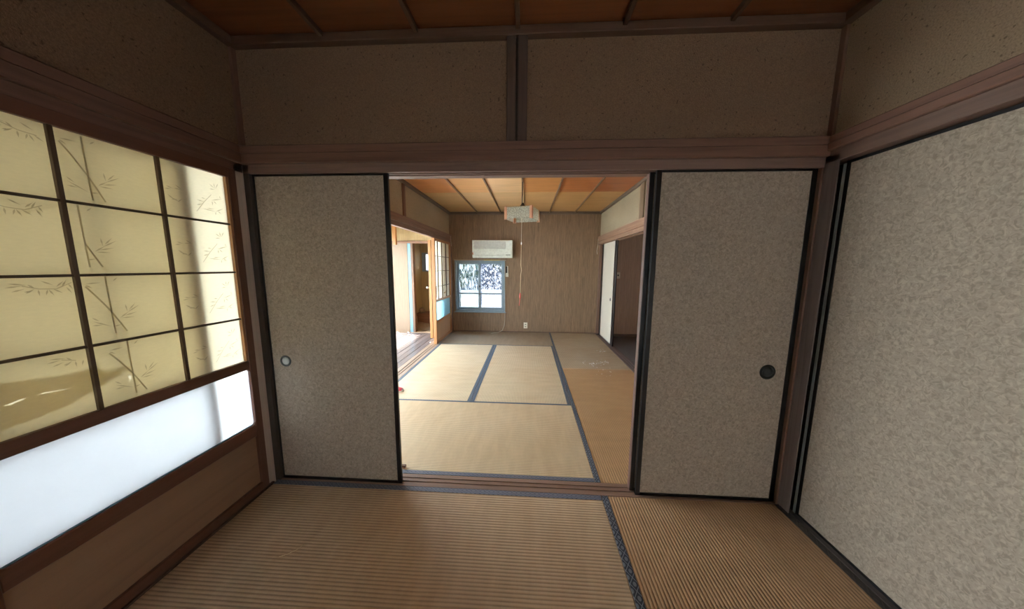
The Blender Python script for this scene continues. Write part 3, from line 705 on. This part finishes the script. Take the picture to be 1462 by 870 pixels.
# cords on the far wall
def hang(name, pts, r, m, label, cat='cord'):
    return tag(tube(name, pts, r, m), label, cat)
hang('aerial_cable', [(-.452, YF-.012, 1.40), (-.450, YF-.010, 1.0), (-.446, YF-.010, .42), (-.445, YF-.02, .25), (-.462, YF-.02, .12), (-.50, YF-.05, .03), (-.58, YF-.12, .008), (-.70, YF-.2, .006)], .0042, M['string'], 'thin white cable hanging down beside the window to the floor')
hang('hook_cord', [(-1.474, 5.53, 1.84), (-1.470, 5.53, 1.74), (-1.466, 5.54, 1.66)], .004, M['string'], 'short pale cord hanging from the left rail end')
hang('hook_cord', [(1.280, 5.56, 1.80), (1.276, 5.55, 1.68), (1.262, 5.55, 1.58), (1.272, 5.55, 1.52)], .004, M['string'], 'short pale cord hanging from the right rail end')

# ------------------------------------------------------------------ pendant lamp
cx, cy, hh, an, zb, zt = -.08, 3.60, .167, -.287, 1.838, 1.967
t = empty('pendant_lamp', (cx, cy, zb), 'square pendant lamp with patterned panels and wooden corners', 'lamp')
tube('cord', [(cx-.006, cy, 2.28), (cx-.006, cy, zt+.04)], .006, M['cord'], t)
tube('cord', [(cx+.012, cy, 2.28), (cx+.008, cy, zt+.04)], .0035, M['straw'], t)
lathe('canopy_cone', [(.012, .075), (.020, .055), (.045, .024), (.085, .008), (.085, 0), (.001, 0)], (cx, cy, zt-.004), 'z', M['dark'], t)
def rot(px, py): return (cx+px*math.cos(an)-py*math.sin(an), cy+px*math.sin(an)+py*math.cos(an))
def rbox(name, b, m, bev=.001):
    bm = bmesh.new(); add_box(bm, b)
    if bev: bmesh.ops.bevel(bm, geom=bm.edges[:], offset=bev, segments=1, affect='EDGES')
    for v in bm.verts: v.co.x, v.co.y = rot(v.co.x, v.co.y)
    return link(name, bm, m, t)
for sx, sy in ((-1, -1), (1, -1), (1, 1), (-1, 1)):
    X, Y = sx*hh, sy*hh
    rbox('corner_plate', (min(X, X-sx*.030), max(X, X-sx*.030), Y-.004, Y+.004, zb-.008, zt+.006), M['peach'])
    rbox('corner_plate', (X-.004, X+.004, min(Y-sy*.004, Y-sy*.032), max(Y-sy*.004, Y-sy*.032), zb-.008, zt+.006), M['peach'])
for b in ((-hh+.03, hh-.03, -hh, -hh+.004), (-hh+.03, hh-.03, hh-.004, hh), (-hh, -hh+.004, -hh+.03, hh-.03), (hh-.004, hh, -hh+.03, hh-.03)):
    rbox('shade_panel', (*b, zb, zt), M['acrylic'], 0)
rbox('top_frame', (-hh+.01, hh-.01, -.008, .008, zt-.012, zt-.004), M['dark'])
rbox('top_frame', (-.008, .008, -hh+.01, hh-.01, zt-.012, zt-.004), M['dark'])
bm = bmesh.new()
R1, r1, n1, n2 = .095, .013, 36, 10
vv = [[bm.verts.new((cx+(R1+r1*math.cos(b))*math.cos(a), cy+(R1+r1*math.cos(b))*math.sin(a), zt-.04+r1*math.sin(b))) for b in [2*math.pi*j/n2 for j in range(n2)]] for a in [2*math.pi*i/n1 for i in range(n1)]]
for i in range(n1):
    for j in range(n2): bm.faces.new((vv[i][j], vv[(i+1) % n1][j], vv[(i+1) % n1][(j+1) % n2], vv[i][(j+1) % n2]))
link('ring_tube', bm, M['flake'], t, None, True)
tube('pull_string', [(cx-.008, cy-.01, zt-.03), (cx-.010, cy-.012, 1.56)], .0022, M['string'], t)
lathe('string_knob', [(.002, .02), (.006, .01), (.007, 0), (.004, -.012)], (cx-.010, cy-.012, 1.56), 'z', M['flake'], t, None, 10)
tube('pull_string', [(cx-.010, cy-.012, 1.55), (cx-.013, cy-.012, 1.30), (cx-.004, cy-.012, 1.24), (cx-.014, cy-.012, 1.18), (cx-.016, cy-.012, .96)], .0022, M['straw'], t)
lathe('string_tassel', [(.003, .075), (.008, .06), (.009, .02), (.004, 0)], (cx-.018, cy-.012, .885), 'z', M['red'], t, None, 10)
tube('pull_string', [(cx-.018, cy-.012, .89), (cx-.030, cy-.012, .80)], .003, M['red'], t)

# ------------------------------------------------------------------ small things on the mats
def flakes():
    bm = bmesh.new()
    pts = []
    for _ in range(46):
        u = random.random(); pts.append((.83+.30*u+random.gauss(0, .018), 3.76+.17*u+random.gauss(0, .045)))
    for _ in range(16): pts.append((1.08+.13*random.random(), 4.40+.05*random.gauss(0, 1)))
    for _ in range(7): pts.append((.74+.06*random.random(), 3.84+random.gauss(0, .03)))
    for _ in range(9): pts.append((1.02+random.gauss(0, .07), 3.5+random.gauss(0, .1)))
    for x, y in pts:
        if x > 1.30: continue
        r = random.uniform(.004, .013); a = random.random()*6.28; h = random.uniform(.001, .004)
        q = [bm.verts.new((x+r*math.cos(a+k*1.257)*random.uniform(.5, 1), y+r*math.sin(a+k*1.257)*random.uniform(.5, 1), .0002)) for k in range(5)]
        top = bm.verts.new((x, y, h)); bm.faces.new(q[::-1])
        for k in range(5): bm.faces.new((q[k], q[(k+1) % 5], top))
    tag(link('paper_crumbs', bm, M['flake'], None, (1.0, 3.85, 0)), 'white crumbs scattered on the dusty straw mat at right', 'debris', None, 'stuff')
flakes()
tag(tube('straw_piece', [(-1.083, 1.070, .003), (-1.055, 1.080, .006), (-1.030, 1.105, .004), (-1.016, 1.136, .003)], .0013, M['straw']), 'thin pale straw lying on the foreground mat', 'straw')
tag(boxes('wood_scrap', (-.802, -.768, 1.666, 1.684, .001, .016), wood('scrap', (.16, .09, .06), 'x'), None, .002), 'small brown wood scrap beside the left door edge on the threshold mat', 'wood scrap')
# small red and white item at the left edge of the opening
t = empty('slipper', (-1.33, 2.80, .001), 'small red and white slipper half hidden by the left door', 'slipper')
bm = bmesh.new()
def slipper_ring(z, s):
    return [bm.verts.new((-1.35+.085*s*math.cos(k*math.pi/8), 2.79+.038*s*math.sin(k*math.pi/8), z)) for k in range(16)]
A, B = slipper_ring(.001, .96), slipper_ring(.014, 1.0)
for k in range(16): bm.faces.new((A[k], A[(k+1) % 16], B[(k+1) % 16], B[k]))
bm.faces.new(A[::-1]); bm.faces.new(B); link('sole', bm, M['flake'], t)
bm = bmesh.new(); rr = []
for i in range(7):
    x = -1.375 + .095*i/6; hgt = .034*math.cos(i/6*1.1)**.6; wd = .036*math.sqrt(max(.05, 1-((x+1.35)/.09)**2))
    rr.append([bm.verts.new((x, 2.79-wd*math.cos(k*math.pi/8), .012+hgt*math.sin(k*math.pi/8))) for k in range(9)])
for P, Q in zip(rr, rr[1:]):
    for k in range(8): bm.faces.new((P[k], P[k+1], Q[k+1], Q[k]))
link('upper', bm, M['pinkred'], t, None, True)
tube('edge_band', [(-1.375, 2.79-.036*math.cos(k*math.pi/8), .013+.035*math.sin(k*math.pi/8)) for k in range(9)], .003, M['dark'], t)

# ------------------------------------------------------------------ veranda on the left
fl = empty('floor_veranda', (-2.1, 1.7, -.02), 'dark wooden plank floor of the veranda', 'floor', None, 'structure')
npl = 11; xa, xz = -2.66, -1.621; pw = (xz-xa)/npl
for k in range(npl):
    boxes('plank', (xa+k*pw+.0015, xa+(k+1)*pw-.0015, YB, 5.60, -.02, .000-.001*(k % 3)), wood('plank%d' % (k % 3), rgb((.20, .165, .16), (.9, 1, 1.12)[k % 3]), 'y', .2, .24), fl, .0015)
boxes('underlay', (xa, xz, YB, 5.6, -.05, -.02), M['dark'], fl)
struct('ceiling_veranda', (-2.72, -1.57, YB-.05, 5.60, 2.36, 2.44), M['veneer'], 'ceiling of the veranda', 'ceiling')
struct('wall_veranda_outer', [(-2.72, -2.66, YB-.05, 5.60, 1.80, 2.40), (-2.72, -2.66, YB-.05, 5.60, -.05, .0)], M['veneer'], 'wall band over the veranda glass doors', 'wall')
struct('wall_veranda_rear', (-2.72, -1.60, YB-.1, YB-.02, -.02, 2.40), M['veneer'], 'end wall of the veranda behind the viewer', 'wall')
# sliding glass doors on the outer side
for i in range(8):
    y0 = YB + i*.93; y1 = min(y0+.93, 5.43); xo = -2.70 if i % 2 else -2.668
    d = empty('window_%d' % (i+2), (xo, y0, 0), 'aluminium framed glass door on the outer side of the veranda', 'glass door', None, 'structure')
    boxes('frame', [(xo, xo+.028, y0, y0+.04, 0, 1.80), (xo, xo+.028, y1-.04, y1, 0, 1.80), (xo, xo+.028, y0+.04, y1-.04, 0, .06), (xo, xo+.028, y0+.04, y1-.04, 1.76, 1.80)], M['alu_pale'], d, .002)
    boxes('pane', (xo+.012, xo+.016, y0+.038, y1-.038, .055, 1.765), M['frost_dim' if i < 4 else 'pane'], d)  # unseen near panes frosted and greyed to dim daylight on the paper screens
# end wall of the veranda and the small closet behind it
YE = 5.44
struct('wall_veranda_far', [(-2.66, -2.17, YE+.02, YE+.07, 0, 2.38), (-2.66, -1.55, YE, YE+.07, 1.74, 2.38), (-1.700, -1.55, YE, YE+.07, 0, 1.74)], M['veneer'], 'beige panelled end wall of the veranda', 'wall')
struct('panel_veranda', (-2.575, -2.272, YE-.03, YE+.02, 0, 1.74), M['veneer_pale'], 'pale wood panel at the end of the veranda', 'panel', .002).name = 'wall_panel'
trim([(-2.632, -2.577, YE-.012, YE+.02, 0, 1.74)], M['frost_blue'] and M['alu_pale'], 'pale blue metal strip left of the pale wood panel', .001, 'trim')
trim([(-2.270, -2.214, YE-.026, YE+.02, 0, 1.70)], M['alu_pale'], 'pale blue metal strip right of the pale wood panel', .001, 'trim')
trim([(-2.212, -2.168, YE-.03, YE+.07, 0, 1.74)], wood('closetpost', (.20, .115, .07), 'z'), 'brown doorway post at the end of the veranda', .002, 'post')
trim([(-2.64, -1.70, YE-.035, YE-.001, 1.700, 1.742)], wood('closetrail', (.28, .15, .09), 'x'), 'brown rail over the closet doorway', .002, 'rail')
trim([(-2.445, -2.390, 5.20, 5.26, 1.66, 2.38)], wood('cedar_far', (.52, .25, .095), 'z', .18, .4), 'reddish hanging post near the end of the veranda', .002, 'post')
trim([(-2.66, -1.70, YE-.05, YE+.07, -.02, .004)], wood('closetsill', (.42, .30, .2), 'x'), 'wooden sill at the closet doorway', .001, 'threshold')
YC = 6.30
struct('wall_closet', [(-2.41, -2.357, YE+.07, YC, -.02, 2.1), (-2.41, -2.326, YC, YC+.05, -.02, 2.1), (-2.0, -1.55, YC, YC+.05, -.02, 2.1), (-2.326, -2.0, YC, YC+.05, -.02, 1.16), (-2.326, -2.0, YC, YC+.05, 1.568, 2.1), (-1.60, -1.55, YE+.07, YC, -.02, 2.1)],
       M['veneer'], 'yellowish inner wall of the small closet room', 'wall')
struct('ceiling_closet', (-2.41, -1.55, YE+.07, YC+.05, 1.80, 1.86), M['veneer_pale'], 'low ceiling of the small closet room', 'ceiling')
struct('floor_closet', (-2.41, -1.55, YE+.07, YC, -.03, .0), wood('closetfloor', (.50, .40, .28), 'x'), 'pale floor of the small closet room', 'floor')
d = empty('window_10', (-2.16, YC, 1.16), 'small high window in the closet room', 'window', None, 'structure')
boxes('frame', [(-2.326, -2.30, YC-.01, YC+.05, 1.16, 1.568), (-2.30, -2.0, YC-.01, YC+.05, 1.16, 1.19), (-2.30, -2.0, YC-.01, YC+.05, 1.54, 1.568), (-2.026, -2.0, YC-.01, YC+.05, 1.19, 1.54), (-2.30, -2.245, YC+.01, YC+.04, 1.19, 1.54)], M['alu'], d, .002)
boxes('pane', (-2.245, -2.026, YC+.02, YC+.024, 1.19, 1.54), M['frost'], d)
tag(boxes('wooden_step', [(-2.355, -1.61, 6.0, YC-.002, .0, .22), (-2.355, -1.61, 5.98, YC-.002, .22, .285)], wood('step', (.26, .13, .075), 'x'), None, .003), 'brown wooden step at the back of the closet room', 'step')
# crumpled sheet on the closet floor
bm = bmesh.new(); n = 12; g = []
for i in range(n+1):
    row = []
    for j in range(n+1):
        u, v = i/n, j/n; x = -2.33+.60*u; y = 5.60+.36*v
        h = .012+.11*math.exp(-((u-.15)**2+(v-.7)**2)*6)+.012*math.sin(u*17+v*5)*math.cos(v*13)
        if i in (0, n) or j in (0, n): h = .002
        row.append(bm.verts.new((x, y, max(.002, h))))
    g.append(row)
for i in range(n):
    for j in range(n): bm.faces.new((g[i][j], g[i+1][j], g[i+1][j+1], g[i][j+1]))
tag(link('crumpled_sheet', bm, M['veneer_pale'], None, (-2.05, 5.78, 0)), 'pale crumpled sheet on the closet room floor', 'sheet')
tag(lathe('round_bundle', [(.001, .10), (.03, .095), (.05, .075), (.062, .045), (.055, .015), (.03, 0)], (-2.28, 6.09, .286), 'z', M['veneer_pale'], None, (-2.28, 6.09, .286), 16), 'pale round bundle on the closet step', 'bundle')
# closet door standing open, edge on
t = empty('closet_door', (-1.705, 5.43, .003), 'orange wooden door standing open edge-on at the end of the veranda', 'door')
boxes('panel', (-1.729, -1.681, 4.982, 5.385, .003, 1.725), wood('cedar_door', (.50, .235, .08), 'z', .2, .4), t, .003)
lathe('door_knob', [(.006, 0), (.006, -.03), (.018, -.038), (.020, -.055), (.010, -.064)], (-1.729, 5.03, .905), 'x', M['pull_dish'], t, None, 14)
boxes('knob_plate', (-1.732, -1.728, 5.01, 5.05, .86, .95), M['pull_dish'], t)
# bits at the sill
bm = bmesh.new()
for x, y in ((-2.55, 5.35), (-2.51, 5.36), (-2.47, 5.33), (-2.30, 5.37), (-2.27, 5.34), (-1.62, 4.66)):
    bmesh.ops.create_icosphere(bm, subdivisions=1, radius=.014, matrix=Matrix.Translation((x, y, .010)))
tag(link('plaster_crumbs', bm, M['flake'], None, (-2.4, 5.35, .0)), 'small pale crumbs along the veranda end wall', 'debris', None, 'stuff')

# ------------------------------------------------------------------ outside
struct('ground', (-14, 12, -10, 16, -.60, -.50), M['concrete'], 'pale sunlit ground around the house', 'ground')
struct('roof', (-3.10, 3.2, -2.5, 6.6, 2.46, 2.56), M['ply'], 'roof over the rooms', 'roof')
tag(boxes('garden_ledge', [(-5, 3, 7.55, 7.85, -.5, .66)], M['flake'], None, .01), 'bright pale ledge outside the bottom of the far window', 'ledge')
tag(boxes('garden_wall', (-5, 3, 7.9, 8.05, -.5, 2.6), M['outer'], None, .01), 'bluish grey wall outside the far window', 'wall')
def shrub(cx, cy, z, r, n, label, seed):
    rnd = random.Random(seed); t = empty('shrub', (cx, cy, -.5), label, 'shrub')
    bm = bmesh.new()
    for _ in range(n):
        d = Vector((rnd.gauss(0, 1), rnd.gauss(0, .6), rnd.gauss(0, 1))).normalized()*r*rnd.random()**.4
        p = Vector((cx, cy, z)) + d; a = Vector((rnd.gauss(0, 1), rnd.gauss(0, 1), rnd.gauss(0, 1))).normalized()*.05; b = a.orthogonal().normalized()*.022
        vs = [bm.verts.new(q) for q in (p-a, p+b, p+a, p-b)]; bm.faces.new(vs)
    tag(link('foliage', bm, M['leaf'], t), None, None, None, 'stuff')
    tube('stem', [(cx, cy, -.5), (cx+.03, cy, z-.3), (cx-.02, cy, z)], [.03, .02, .01], wood('stem', (.12, .08, .05), 'z'), t)
shrub(-1.75, 7.3, 1.25, .52, 1300, 'green shrub outside the left window sash', 3)
shrub(-.62, 7.35, 1.5, .36, 600, 'smaller green shrub outside the right window sash', 5)
